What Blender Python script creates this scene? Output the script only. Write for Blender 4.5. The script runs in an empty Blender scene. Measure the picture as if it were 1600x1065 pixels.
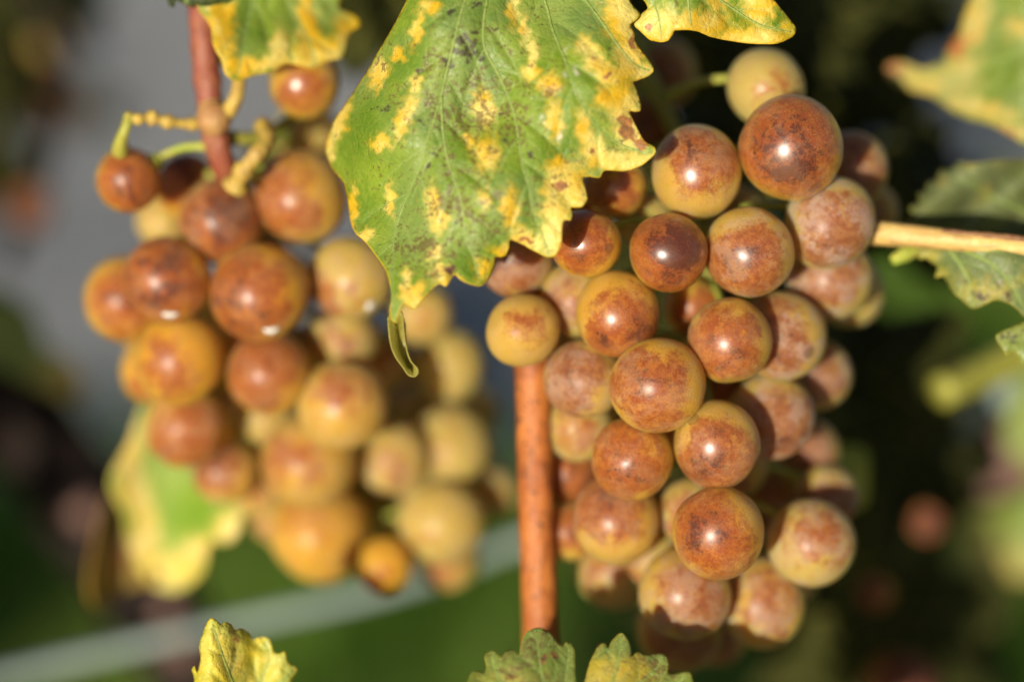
import bpy, bmesh, math, random
import numpy as np
from mathutils import Vector, Matrix, Quaternion
from mathutils.geometry import delaunay_2d_cdt
random.seed(7); rng = np.random.default_rng(7)
S = bpy.context.scene; COL = S.collection
R = math.radians

# ------------------------------------------------------------------ camera
PITCH = R(30); D0 = 0.46; LENS = 100.0; SENS = 36.0
CAM = Vector((0, 0, 1.03))
RIGHT = Vector((1, 0, 0)); FWD = Vector((0, math.cos(PITCH), -math.sin(PITCH))); UP = Vector((0, math.sin(PITCH), math.cos(PITCH)))
cd = bpy.data.cameras.new('camera'); cam = bpy.data.objects.new('camera', cd); COL.objects.link(cam)
cam.location = CAM; cam.rotation_euler = (math.pi/2 - PITCH, 0, 0)
cd.lens = LENS; cd.sensor_width = SENS; cd.clip_start = 0.01; cd.clip_end = 500
cd.dof.use_dof = True; cd.dof.focus_distance = D0 + 0.0005; cd.dof.aperture_fstop = 3.3; cd.dof.aperture_blades = 0
S.camera = cam
# ------------------------------------------------------------------ light
LV = (-RIGHT*0.414 - UP*0.185 - FWD).normalized()          # towards the sun
elev = math.asin(LV.z); azim = math.atan2(LV.x, LV.y)
sd = bpy.data.lights.new('sun', 'SUN'); sun = bpy.data.objects.new('sun', sd); COL.objects.link(sun)
sd.energy = 5.0; sd.angle = R(0.53); sd.color = (1.0, 0.90, 0.74)
sun.rotation_euler = LV.to_track_quat('Z', 'Y').to_euler(); sun.location = (-2, -3, 4)
w = bpy.data.worlds.new('World'); S.world = w; w.use_nodes = True
nt = w.node_tree; nt.nodes.clear()
sk = nt.nodes.new('ShaderNodeTexSky'); sk.sky_type = 'NISHITA'; sk.sun_disc = False
sk.sun_elevation = elev; sk.sun_rotation = azim
bg = nt.nodes.new('ShaderNodeBackground'); bg.inputs['Strength'].default_value = 0.05
wo = nt.nodes.new('ShaderNodeOutputWorld')
nt.links.new(sk.outputs[0], bg.inputs[0]); nt.links.new(bg.outputs[0], wo.inputs[0])
S.view_settings.view_transform = 'Standard'; S.view_settings.look = 'None'
S.view_settings.exposure = 0.25; S.view_settings.gamma = 1.0; S.view_settings.use_curve_mapping = False
S.render.engine = 'CYCLES'; S.cycles.use_denoising = True; S.cycles.max_bounces = 8; S.cycles.diffuse_bounces = 2

# ------------------------------------------------------------------ helpers
KP = SENS/LENS/1600.0
def P(px, py, off):            # a point seen at photo position (px,py), off metres behind the focus distance
    d = D0 + off
    return CAM + RIGHT*((px-800)*KP*d) + UP*((532.5-py)*KP*d) + FWD*d
def PN(px, py, off):           # the same for numpy arrays
    d = D0 + off
    a = ((px-800)*KP*d)[:, None]*np.array(RIGHT) + ((532.5-py)*KP*d)[:, None]*np.array(UP) + d[:, None]*np.array(FWD)
    return a + np.array(CAM)
def tag(o, label=None, cat=None, group=None, kind=None):
    if label: o['label'] = label
    if cat: o['category'] = cat
    if group: o['group'] = group
    if kind: o['kind'] = kind
    return o
def empty(name, loc):
    o = bpy.data.objects.new(name, None); o.location = loc; o.empty_display_size = 0.01; COL.objects.link(o); return o
def mesh_obj(name, verts, faces, mat, parent=None, origin=None, smooth=True):
    me = bpy.data.meshes.new(name)
    v = np.asarray(verts, dtype=float)
    if origin is not None: v = v - np.array(origin)
    me.from_pydata(v.tolist(), [], [list(map(int, f)) for f in faces]); me.update()
    if smooth: me.polygons.foreach_set('use_smooth', [True]*len(me.polygons))
    me.materials.append(mat)
    o = bpy.data.objects.new(name, me); COL.objects.link(o)
    if parent: o.parent = parent
    elif origin is not None: o.location = origin
    return o
def smooth_path(pts, n):       # catmull-rom on vectors (any dimension)
    pts = np.asarray(pts, float); out = []
    Q = np.vstack([2*pts[0]-pts[1], pts, 2*pts[-1]-pts[-2]])
    for i in range(1, len(Q)-2):
        p0, p1, p2, p3 = Q[i-1], Q[i], Q[i+1], Q[i+2]
        for k in range(n):
            t = k/n
            out.append(.5*((2*p1)+(-p0+p2)*t+(2*p0-5*p1+4*p2-p3)*t*t+(-p0+3*p1-3*p2+p3)*t**3))
    out.append(pts[-1]); return np.array(out)
def tube_data(pts, radii, seg=10, base=0, cap=True):
    pts = [Vector(p) for p in pts]; n = len(pts); V = []; F = []
    t = (pts[1]-pts[0]).normalized(); nrm = t.orthogonal().normalized()
    for i in range(n):
        tt = (pts[min(i+1, n-1)]-pts[max(i-1, 0)]).normalized()
        nrm = (nrm - tt*nrm.dot(tt)).normalized(); b = tt.cross(nrm)
        for k in range(seg):
            a = 2*math.pi*k/seg
            V.append(pts[i] + (nrm*math.cos(a)+b*math.sin(a))*radii[i])
        if i:
            for k in range(seg):
                a0 = base+(i-1)*seg+k; a1 = base+(i-1)*seg+(k+1) % seg
                F.append((a0, a1, a1+seg, a0+seg))
    if cap:
        F.append(tuple(base+k for k in range(seg))[::-1]); F.append(tuple(base+(n-1)*seg+k for k in range(seg)))
    return V, F
def tube(name, pts, radii, mat, parent=None, origin=None, n=6, seg=12, knob=0.0, wob=0.0):
    """pts: vectors, radii: one per pt; knob makes nodes thicker at the given points"""
    A = np.array([list(p)+[r] for p, r in zip(pts, radii)]); B = smooth_path(A, n)
    rad = B[:, 3].copy()
    if knob:
        for i in range(len(pts)):
            j = i*n
            for k in range(-2, 3):
                if 0 <= j+k < len(rad): rad[j+k] *= 1+knob*math.exp(-k*k/1.2)
    if wob: rad = rad*(1+wob*rng.standard_normal(len(rad)))
    V, F = tube_data(B[:, :3], rad, seg)
    return mesh_obj(name, [list(v) for v in V], F, mat, parent, origin)

# ------------------------------------------------------------------ node helpers
class N:
    def __init__(s, name):
        s.m = bpy.data.materials.new(name); s.m.use_nodes = True; s.t = s.m.node_tree; s.t.nodes.clear()
        s.out = s.t.nodes.new('ShaderNodeOutputMaterial')
    def node(s, typ, **kw):
        n = s.t.nodes.new('ShaderNode'+typ)
        for k, v in kw.items(): setattr(n, k, v)
        return n
    def put(s, sock, v):
        if isinstance(v, bpy.types.NodeSocket): s.t.links.new(v, sock)
        elif isinstance(v, (tuple, list)) and len(v) == 3 and sock.type == 'RGBA': sock.default_value = (*v, 1)
        else: sock.default_value = v
    def math(s, op, a, b=0.0, c=None, clamp=False):
        n = s.node('Math', operation=op, use_clamp=clamp); s.put(n.inputs[0], a); s.put(n.inputs[1], b)
        if c is not None: s.put(n.inputs[2], c)
        return n.outputs[0]
    def step(s, v, lo, hi, a=0.0, b=1.0):
        n = s.node('MapRange', interpolation_type='SMOOTHSTEP'); s.put(n.inputs[0], v); s.put(n.inputs[1], lo); s.put(n.inputs[2], hi)
        s.put(n.inputs[3], a); s.put(n.inputs[4], b); return n.outputs[0]
    def noise(s, vec, scale, detail=3.0, rough=.5, dist=0.0):
        n = s.node('TexNoise'); s.put(n.inputs['Vector'], vec); n.inputs['Scale'].default_value = scale
        n.inputs['Detail'].default_value = detail; n.inputs['Roughness'].default_value = rough; n.inputs['Distortion'].default_value = dist
        return n.outputs[0]
    def voro(s, vec, scale, feature='F1', rnd=1.0):
        n = s.node('TexVoronoi', feature=feature); s.put(n.inputs['Vector'], vec); n.inputs['Scale'].default_value = scale
        n.inputs['Randomness'].default_value = rnd; return n.outputs['Distance']
    def mix(s, f, a, b, typ='MIX'):
        n = s.node('Mix', data_type='RGBA', blend_type=typ); s.put(n.inputs[0], f); s.put(n.inputs[6], a); s.put(n.inputs[7], b)
        return n.outputs[2]
    def attr(s, name, typ='GEOMETRY'):
        n = s.node('Attribute', attribute_name=name, attribute_type=typ); return n.outputs['Fac']
    def objco(s, offs=True, sc=None):
        tc = s.node('TexCoord').outputs['Object']
        if sc:
            m = s.node('VectorMath', operation='MULTIPLY'); s.put(m.inputs[0], tc); m.inputs[1].default_value = sc; tc = m.outputs[0]
        if not offs: return tc
        oi = s.node('ObjectInfo').outputs['Random']; m = s.math('MULTIPLY', oi, 37.0)
        a = s.node('VectorMath', operation='ADD'); s.put(a.inputs[0], tc); s.put(a.inputs[1], m); return a.outputs[0]
    def bump(s, h, dist, strength=1.0, prev=None):
        n = s.node('Bump'); n.inputs['Strength'].default_value = strength; n.inputs['Distance'].default_value = dist
        s.put(n.inputs['Height'], h)
        if prev: s.put(n.inputs['Normal'], prev)
        return n.outputs[0]
    def bsdf(s, col, rough, nrm=None, **kw):
        n = s.node('BsdfPrincipled'); s.put(n.inputs['Base Color'], col); s.put(n.inputs['Roughness'], rough)
        if nrm: s.put(n.inputs['Normal'], nrm)
        for k, v in kw.items(): s.put(n.inputs[k.replace('_', ' ')], v)
        return n.outputs[0]
    def done(s, sh): s.t.links.new(sh, s.out.inputs[0]); return s.m

# ------------------------------------------------------------------ materials
TRW = 0.32
def grape_material():
    m = N('grape_skin'); UNIT = 1.0                        # object coordinates: the berry is a unit sphere, scaled by its object
    raw = m.objco(False); co = m.objco(True)
    sep = m.node('SeparateXYZ'); m.put(sep.inputs[0], raw); z = sep.outputs[2]
    tone = m.attr('tone', 'OBJECT'); blush = m.attr('blush', 'OBJECT'); mauve = m.attr('mauve', 'OBJECT'); dust = m.attr('dust', 'OBJECT'); gloss = m.attr('gloss', 'OBJECT')
    n1 = m.noise(co, 1.15, 3, .55, .6); n2 = m.noise(co, 3.2, 6, .68, .4); n3 = m.noise(co, 16, 4, .65); n4 = m.noise(co, 7, 5, .7)
    flesh = m.mix(tone, (.72, .555, .17), (.88, .46, .03))
    flesh = m.mix(m.step(n2, .35, .7, 0, .35), flesh, (.68, .44, .04))
    # mottled blush towards sun and camera; pale rim also paints translucent glow
    v = m.math('ADD', m.math('MULTIPLY', m.math('SUBTRACT', z, .56), 1.35), m.math('MULTIPLY', m.math('SUBTRACT', n1, .5), 2.6))
    v = m.math('ADD', v, m.math('MULTIPLY', m.math('SUBTRACT', n2, .5), 1.0))
    v = m.math('ADD', v, m.math('MULTIPLY', m.math('SUBTRACT', n3, .5), .85))
    v = m.math('ADD', v, m.math('MULTIPLY', m.math('SUBTRACT', blush, .5), 1.4))
    k1 = m.step(v, -.26, .40, 0, .93)
    bl = m.mix(mauve, (.44, .085, .004), (.34, .11, .05))
    bl = m.mix(m.step(n4, .40, .62, 0, .75), bl, m.mix(mauve, (.72, .26, .020), (.60, .31, .14)))
    col = m.mix(k1, flesh, bl)
    k2 = m.step(m.math('ADD', v, m.math('MULTIPLY', m.math('SUBTRACT', n4, .5), 2.4)), .72, 1.35, 0, .85)
    col = m.mix(k2, col, m.mix(mauve, (.10, .008, .002), (.15, .04, .028)))
    # lenticel specks
    sp = m.voro(co, 13); spm = m.step(sp, .10, .20, 1, 0); pick = m.step(m.noise(co, 3.1, 2), .47, .60)
    col = m.mix(m.math('MULTIPLY', m.math('MULTIPLY', spm, pick), .60), col, (.10, .025, .012))
    sp2 = m.step(m.voro(co, 24), .12, .22, 1, 0)
    col = m.mix(m.math('MULTIPLY', sp2, m.step(n2, .48, .62, 0, .5)), col, (.13, .035, .014))
    # waxy bloom, scuffed off in places
    st = m.node('VectorMath', operation='MULTIPLY'); m.put(st.inputs[0], co); st.inputs[1].default_value = (1.0, 1.0, .35)
    scf = m.noise(st.outputs[0], 8, 6, .72, 1.5)
    d = m.math('MULTIPLY', m.step(m.math('ADD', m.math('MULTIPLY', scf, .8), m.math('MULTIPLY', m.noise(co, 1.9, 2), .7)), .70, .86), dust)
    col = m.mix(m.math('MULTIPLY', d, .85), col, m.mix(mauve, (.74, .55, .36), (.64, .48, .42)))
    # stylar scar
    dt = m.node('VectorMath', operation='DOT_PRODUCT'); m.put(dt.inputs[0], raw); dt.inputs[1].default_value = tuple(SCAR)
    col = m.mix(m.step(dt.outputs['Value'], .9994, .9998, 0, .5), col, (.16, .07, .03))
    rg = m.math('ADD', m.math('MULTIPLY', d, .25), m.math('MULTIPLY', m.math('SUBTRACT', 1.0, gloss), .28))
    rg = m.math('ADD', rg, m.math('MULTIPLY', m.math('SUBTRACT', n3, .5), .14)); rg = m.math('ADD', rg, .42)
    nb = m.bump(n3, .02, .35); nb = m.bump(m.noise(co, 60, 2), .006, .35, nb)
    coat = m.math('MULTIPLY', gloss, m.step(d, .0, .8, 1.0, .30))
    sh = m.bsdf(col, rg, nb, Transmission_Weight=TRW, Subsurface_Weight=1.0, Subsurface_Scale=.0036, Subsurface_Anisotropy=.3,
                Coat_Weight=coat, Coat_IOR=1.62, Coat_Roughness=m.math('SUBTRACT', .40, m.math('MULTIPLY', gloss, .10)), Specular_IOR_Level=.28)
    p = sh.node; p.inputs['Subsurface Radius'].default_value = (1.0, .50, .13)
    return m.done(sh)
SCAR = Vector((.72, -.52, .40)).normalized()
MG = grape_material()

def leaf_material(name, green, green2, yel, pale, brown, noise_yel=0.0, trans=.18, spec=.35, speck=1.0, sc=1.0, wax_sheen=.25):
    m = N(name); co = m.objco(True)
    y = m.attr('yel'); b = m.attr('brn'); dk = m.attr('drk'); sp = m.attr('spk'); e = m.attr('edge'); vn = m.attr('vein'); sc_ = m.attr('scar')
    nA = m.noise(co, 130*sc, 5, .6); nB = m.noise(co, 420*sc, 5, .65); nC = m.noise(co, 1500*sc, 4, .7); nD = m.noise(co, 60*sc, 3, .5)
    col = m.mix(m.step(nA, .35, .65), green, green2)
    col = m.mix(m.step(nC, .35, .75, 0, .35), col, m.mix(.5, green2, (.26, .30, .06)))
    # waxy sheen put into the colour as grey-green patches
    col = m.mix(m.step(nD, .42, .68, 0, wax_sheen), col, (.30, .36, .20))
    yy = m.math('ADD', y, m.math('MULTIPLY', m.math('SUBTRACT', nB, .5), .55)); yy = m.math('ADD', yy, m.math('MULTIPLY', m.math('SUBTRACT', nC, .5), .7))
    if noise_yel: yy = m.math('ADD', yy, m.step(nD, .62-noise_yel*.3, .80-noise_yel*.3, 0, .8))
    yc = m.mix(m.step(nA, .38, .62), yel, pale)
    yc = m.mix(m.step(nB, .48, .75, 0, .4), yc, (.78, .40, .02))
    col = m.mix(m.step(yy, .02, .80), col, yc)
    col = m.mix(m.math('MULTIPLY', vn, .40), col, (.30, .42, .12))
    bb = m.math('ADD', b, m.math('MULTIPLY', m.math('SUBTRACT', nB, .5), 1.1))
    col = m.mix(m.step(bb, .35, .65, 0, .92), col, m.mix(m.step(nC, .4, .6), brown, (.45, .17, .05)))
    dd = m.math('ADD', m.math('MULTIPLY', dk, 1.15), m.math('MULTIPLY', m.math('SUBTRACT', nC, .5), 2.6)); dd = m.math('ADD', dd, m.math('MULTIPLY', m.math('SUBTRACT', nB, .5), 1.4))
    col = m.mix(m.step(dd, .5, .85, 0, .85), col, (.055, .035, .03))
    # fine fungal specks
    s1 = m.math('ADD', m.noise(co, 900*sc, 3, .75, .8), m.math('MULTIPLY', m.noise(co, 260*sc, 2), .55))
    s1 = m.math('ADD', s1, m.math('MULTIPLY', sp, .19))
    col = m.mix(m.step(s1, .93, 1.05, 0, .72*speck), col, (.13, .07, .03))
    vs = m.step(m.voro(co, 620*sc), .10, .20, 1, 0)
    col = m.mix(m.math('MULTIPLY', m.math('MULTIPLY', vs, m.step(nA, .45, .6)), .6*speck), col, (.10, .04, .02))
    col = m.mix(m.step(e, 0, .35, .75, 0), col, yel)
    col = m.mix(sc_, col, (.75, .68, .55))
    cells = m.voro(co, 900*sc, 'DISTANCE_TO_EDGE'); big = m.voro(co, 330*sc, 'DISTANCE_TO_EDGE')
    nb = m.bump(m.step(big, 0, .12), .00012, .4); nb = m.bump(m.step(cells, 0, .16), .00007, .5, nb); nb = m.bump(nB, .0003, .35, nb)
    sh = m.bsdf(col, m.step(nB, .3, .7, .38, .56), nb, Specular_IOR_Level=spec)
    tr = m.node('BsdfTranslucent'); m.put(tr.inputs[0], m.mix(1.0, col, (1.0, .85, .35), 'MULTIPLY')); m.put(tr.inputs[1], nb)
    mx = m.node('MixShader'); mx.inputs[0].default_value = trans; m.t.links.new(sh, mx.inputs[1]); m.t.links.new(tr.outputs[0], mx.inputs[2])
    return m.done(mx.outputs[0])
YEL = (.72, .45, .018); PALE = (.80, .67, .18); BRN = (.26, .11, .055)
ML_main = leaf_material('vine_leaf_mottled', (.115, .215, .012), (.24, .34, .028), YEL, PALE, BRN)
ML_yel = leaf_material('vine_leaf_yellowing', (.14, .24, .03), (.24, .31, .04), YEL, PALE, BRN, noise_yel=.25)
ML_dull = leaf_material('vine_leaf_dull_mottled', (.13, .21, .025), (.21, .28, .05), (.52, .42, .10), (.58, .48, .18), (.42, .13, .05), noise_yel=.2, speck=.6)
ML_rl = leaf_material('vine_leaf_dark_mottled', (.07, .11, .018), (.13, .17, .035), (.40, .34, .04), (.45, .38, .08), (.12, .06, .03), noise_yel=.1)
ML_lime = leaf_material('vine_leaf_lime', (.24, .36, .03), (.38, .44, .05), (.70, .55, .03), (.80, .68, .14), BRN, noise_yel=.3, speck=.6)
ML_cream = leaf_material('vine_leaf_cream_edged', (.16, .30, .02), (.26, .38, .03), (.80, .60, .12), (.86, .70, .28), BRN)
ML_low = leaf_material('vine_leaf_blotched', (.15, .22, .03), (.22, .26, .05), (.45, .36, .04), (.45, .38, .08), (.10, .055, .035), noise_yel=.25, wax_sheen=.2)
ML_olive = leaf_material('vine_leaf_olive', (.085, .105, .028), (.13, .15, .045), (.30, .25, .03), (.38, .30, .06), (.09, .05, .03), noise_yel=.05)
ML_dark = leaf_material('vine_leaf_shaded', (.022, .036, .008), (.03, .045, .010), (.05, .05, .01), (.06, .06, .012), (.06, .035, .02), speck=.4, wax_sheen=.05, trans=.08, spec=.12)  # leaf green darkened so the colour carries the background shade
ML_dry = leaf_material('vine_leaf_dry', (.24, .17, .03), (.30, .18, .05), (.5, .27, .04), (.55, .35, .12), (.25, .11, .05), noise_yel=.5)

def stem_material(name, a, b, streak=.5, scale=1.0, dots=0.0, sss=0.0, rough=.5, axis=(1, 1, .12), dotcol=(.03, .015, .01), dotscale=900):
    m = N(name); co = m.objco(True); st = m.objco(True, axis)
    n1 = m.noise(st, 900*scale, 4, .6); n2 = m.noise(co, 220*scale, 4, .6); n3 = m.noise(co, 1500*scale, 3, .6)
    col = m.mix(m.step(n2, .35, .65), a, b)
    dk = m.mix(.65, b, (.03, .015, .01))
    col = m.mix(m.step(n1, .52, .72, 0, streak), col, dk)
    if dots:
        dd = m.step(m.voro(m.objco(True, (1, 1, .6)), dotscale), .20, .34, 1, 0)
        col = m.mix(m.math('MULTIPLY', m.math('MULTIPLY', dd, m.step(m.noise(co, 500, 2), .42, .56)), dots), col, dotcol)
    nb = m.bump(n1, .0007, .8); nb = m.bump(n3, .0003, .6, nb)
    return m.done(m.bsdf(col, rough, nb, Subsurface_Weight=sss, Subsurface_Scale=.0015, Specular_IOR_Level=.12 if rough > .75 else .45))
MS_cane = stem_material('ripe_cane_bark', (.50, .165, .032), (.36, .10, .02), .7, .6, dots=1.0, rough=.55, dotscale=1300)
MS_red = stem_material('red_peduncle', (.25, .055, .035), (.33, .11, .05), .5, rough=.42)
MS_yellow = stem_material('yellow_stalk', (.56, .40, .07), (.46, .30, .07), .35, sss=.3, rough=.45)
MS_green = stem_material('green_pedicel', (.34, .42, .05), (.46, .44, .08), .3, sss=.3, rough=.45)
MS_knot = stem_material('stalk_knot', (.48, .28, .10), (.36, .17, .06), .3)
MS_petiole = stem_material('pale_petiole', (.72, .50, .16), (.60, .38, .12), .65, .8, axis=(.12, 1, 1), rough=.4)
MS_bark = stem_material('shaded_vine_bark', (.012, .009, .008), (.022, .015, .012), .7, .25, rough=.8)  # near-black base carries the shade on the old vine arm
MS_pbark = stem_material('pinkish_bark', (.26, .15, .12), (.18, .10, .08), .5, .25, rough=.7)
MS_bark2 = stem_material('brown_streak_bark', (.20, .09, .04), (.30, .15, .06), .6, .8, rough=.6)
MS_pale = stem_material('yellow_green_stalk', (.38, .38, .06), (.46, .36, .08), .4, sss=.3, rough=.5)
MS_olive = stem_material('olive_cane', (.34, .33, .05), (.26, .25, .04), .4, .5)
MS_wire = stem_material('galvanised_wire', (.26, .33, .30), (.21, .27, .25), .1, .3, rough=.5)
def flat_mat(name, c, r=.6):
    m = N(name); n = m.noise(m.objco(), 300, 4); return m.done(m.bsdf(m.mix(m.step(n, .3, .7, 0, .3), c, tuple(x*.7 for x in c)), r))
M_white = flat_mat('plain_white', (.85, .82, .76), .7)
M_wax = flat_mat('web_thread', (.75, .72, .62), .4)

# ------------------------------------------------------------------ ground
def ground_material(name, a, b, c, s):
    m = N(name); co = m.objco(False); n = m.noise(co, 9*s, 6, .6); f = m.noise(co, 220*s, 5, .7); g = m.voro(co, 160*s)
    col = m.mix(m.step(n, .35, .65), a, b); col = m.mix(m.step(f, .4, .7, 0, .6), col, c)
    nb = m.bump(f, .004, .6); nb = m.bump(g, .003, .5, nb); return m.done(m.bsdf(col, .85, nb))
G_soil = ground_material('dark_soil', (.05, .06, .022), (.08, .09, .03), (.04, .06, .012), 1)
G_path = ground_material('grey_asphalt', (.33, .338, .345), (.40, .408, .415), (.26, .262, .268), 1)
def grid_sheet(name, x0, x1, y0, y1, z, nx, ny, mat, amp, wav=0.0):
    V = []; F = []
    for j in range(ny+1):
        for i in range(nx+1):
            x = x0+(x1-x0)*i/nx; y = y0+(y1-y0)*j/ny
            if wav and j == 0: y += wav*math.sin(x*5.1)+wav*.6*math.sin(x*13.7+1)
            V.append((x, y, z+amp*(math.sin(x*7.3+y*3.1)+math.sin(x*17.1-y*11.7)*.5)))
    for j in range(ny):
        for i in range(nx): a = j*(nx+1)+i; F.append((a, a+1, a+nx+2, a+nx+1))
    return mesh_obj(name, V, F, mat)
tag(grid_sheet('ground', -120, 120, -60, 250, -.004, 60, 60, G_soil, 0.0), kind='structure')
tag(grid_sheet('path', -20, 20, 1.56, 6.5, 0.004, 300, 40, G_path, .0015, .02), kind='structure')

# grass: real blades, one mesh
def grass(name, x0, x1, y0, y1, n, mat, h0=.04, h1=.10):
    V = np.zeros((n, 5, 3)); x = rng.uniform(x0, x1, n); y = rng.uniform(y0, y1, n); a = rng.uniform(0, 2*np.pi, n); h = rng.uniform(h0, h1, n)
    wd = rng.uniform(.0015, .0035, n); ln = rng.uniform(.1, .9, n)*h; b = rng.uniform(0, 2*np.pi, n)
    for k, (t, ww) in enumerate([(0, 1), (0, -1), (.55, .8), (.55, -.8), (1, 0)]):
        V[:, k, 0] = x+np.cos(a)*wd*ww+np.cos(b)*ln*t*t; V[:, k, 1] = y+np.sin(a)*wd*ww+np.sin(b)*ln*t*t; V[:, k, 2] = h*t*(1-.25*t)
    base = (np.arange(n)*5)[:, None]
    F = [tuple(r) for r in (base+np.array([[0, 1, 3, 2]])).tolist()]+[tuple(r) for r in (base+np.array([[2, 3, 4]])).tolist()]
    return mesh_obj(name, V.reshape(-1, 3), F, mat, smooth=False)
mg = N('grass_blades'); co = mg.objco(False); c = mg.mix(mg.step(mg.noise(co, 6, 4), .35, .65), (.17, .33, .035), (.30, .42, .08))
c = mg.mix(mg.step(mg.noise(co, 90, 3), .6, .75, 0, .5), c, (.28, .24, .06))
sh = mg.bsdf(c, .5, None, Specular_IOR_Level=.3); tr = mg.node('BsdfTranslucent'); mg.put(tr.inputs[0], c); mx = mg.node('MixShader'); mx.inputs[0].default_value = .35
mg.t.links.new(sh, mx.inputs[1]); mg.t.links.new(tr.outputs[0], mx.inputs[2]); M_grass = mg.done(mx.outputs[0])
g = grass('grass', -1.4, 1.4, .9, 1.58, 40000, M_grass)
tag(g, 'short green grass on the ground under the vines', 'grass', kind='stuff')
g = grass('grass', .12, 1.2, 1.57, 1.90, 8000, M_grass)
tag(g, 'tuft of grass creeping over the path edge at right', 'grass', kind='stuff')

# ------------------------------------------------------------------ leaves traced at their real place
def inside(poly, X, Y):
    n = len(poly); ins = np.zeros(len(X), bool); j = n-1
    for i in range(n):
        xi, yi = poly[i]; xj, yj = poly[j]
        c = ((yi > Y) != (yj > Y)); 
        with np.errstate(divide='ignore', invalid='ignore'): xx = (xj-xi)*(Y-yi)/(yj-yi)+xi
        ins ^= c & (X < xx); j = i
    return ins
def seg_dist(segs, X, Y):
    D = np.full(len(X), 1e9)
    for (ax, ay, bx, by) in segs:
        dx, dy = bx-ax, by-ay; L = dx*dx+dy*dy+1e-9
        t = np.clip(((X-ax)*dx+(Y-ay)*dy)/L, 0, 1); D = np.minimum(D, (X-ax-t*dx)**2+(Y-ay-t*dy)**2)
    return np.sqrt(D)
def blobs(lst, X, Y):
    o = np.zeros(len(X))
    X, Y = X+2.6*np.sin(Y/5.3+X/13)+2.2*np.sin(Y/2.9-X/7), Y+2.6*np.sin(X/4.7-Y/17)+2.0*np.sin(X/2.6+Y/5)
    for b in lst:
        x, y, rx, ry = b[:4]; a = R(b[4]) if len(b) > 4 else 0; wgt = b[5] if len(b) > 5 else 1.0
        u = (X-x)*math.cos(a)+(Y-y)*math.sin(a); v = -(X-x)*math.sin(a)+(Y-y)*math.cos(a)
        o = np.maximum(o, wgt*np.exp(-.7*((u/rx)**2+(v/ry)**2)))
    return o
def rough_outline(poly, n=3, closed=True, jag=.6):
    p = np.array(poly, float); q = np.vstack([p, p[:1]]) if closed else p
    s = smooth_path(q, n)[:-1]
    s += rng.normal(0, jag, s.shape)*.5
    return s
def side_veins(main, poly, spacing=38, length=120, ang=48, taper=True):
    """secondary veins leaving a main vein on both sides, stopped at the outline"""
    out = []; P_ = smooth_path(np.array(main, float), 10); acc = 0; side = 1
    for i in range(1, len(P_)-2):
        acc += np.hypot(*(P_[i]-P_[i-1]))
        if acc > spacing*(.5):
            acc = 0; side = -side; d = P_[i+1]-P_[i]; a0 = math.atan2(d[1], d[0])+R(ang)*side
            x, y = P_[i]; path = [(x, y)]; L = length*(1-.35*i/len(P_))*random.uniform(.8, 1.1)
            for k in range(8):
                a0 -= R(3.0)*side; x += math.cos(a0)*L/8; y += math.sin(a0)*L/8
                if not inside(poly, np.array([x]), np.array([y]))[0]: break
                path.append((x, y))
            if len(path) > 3: out.append(path)
    return out
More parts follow.
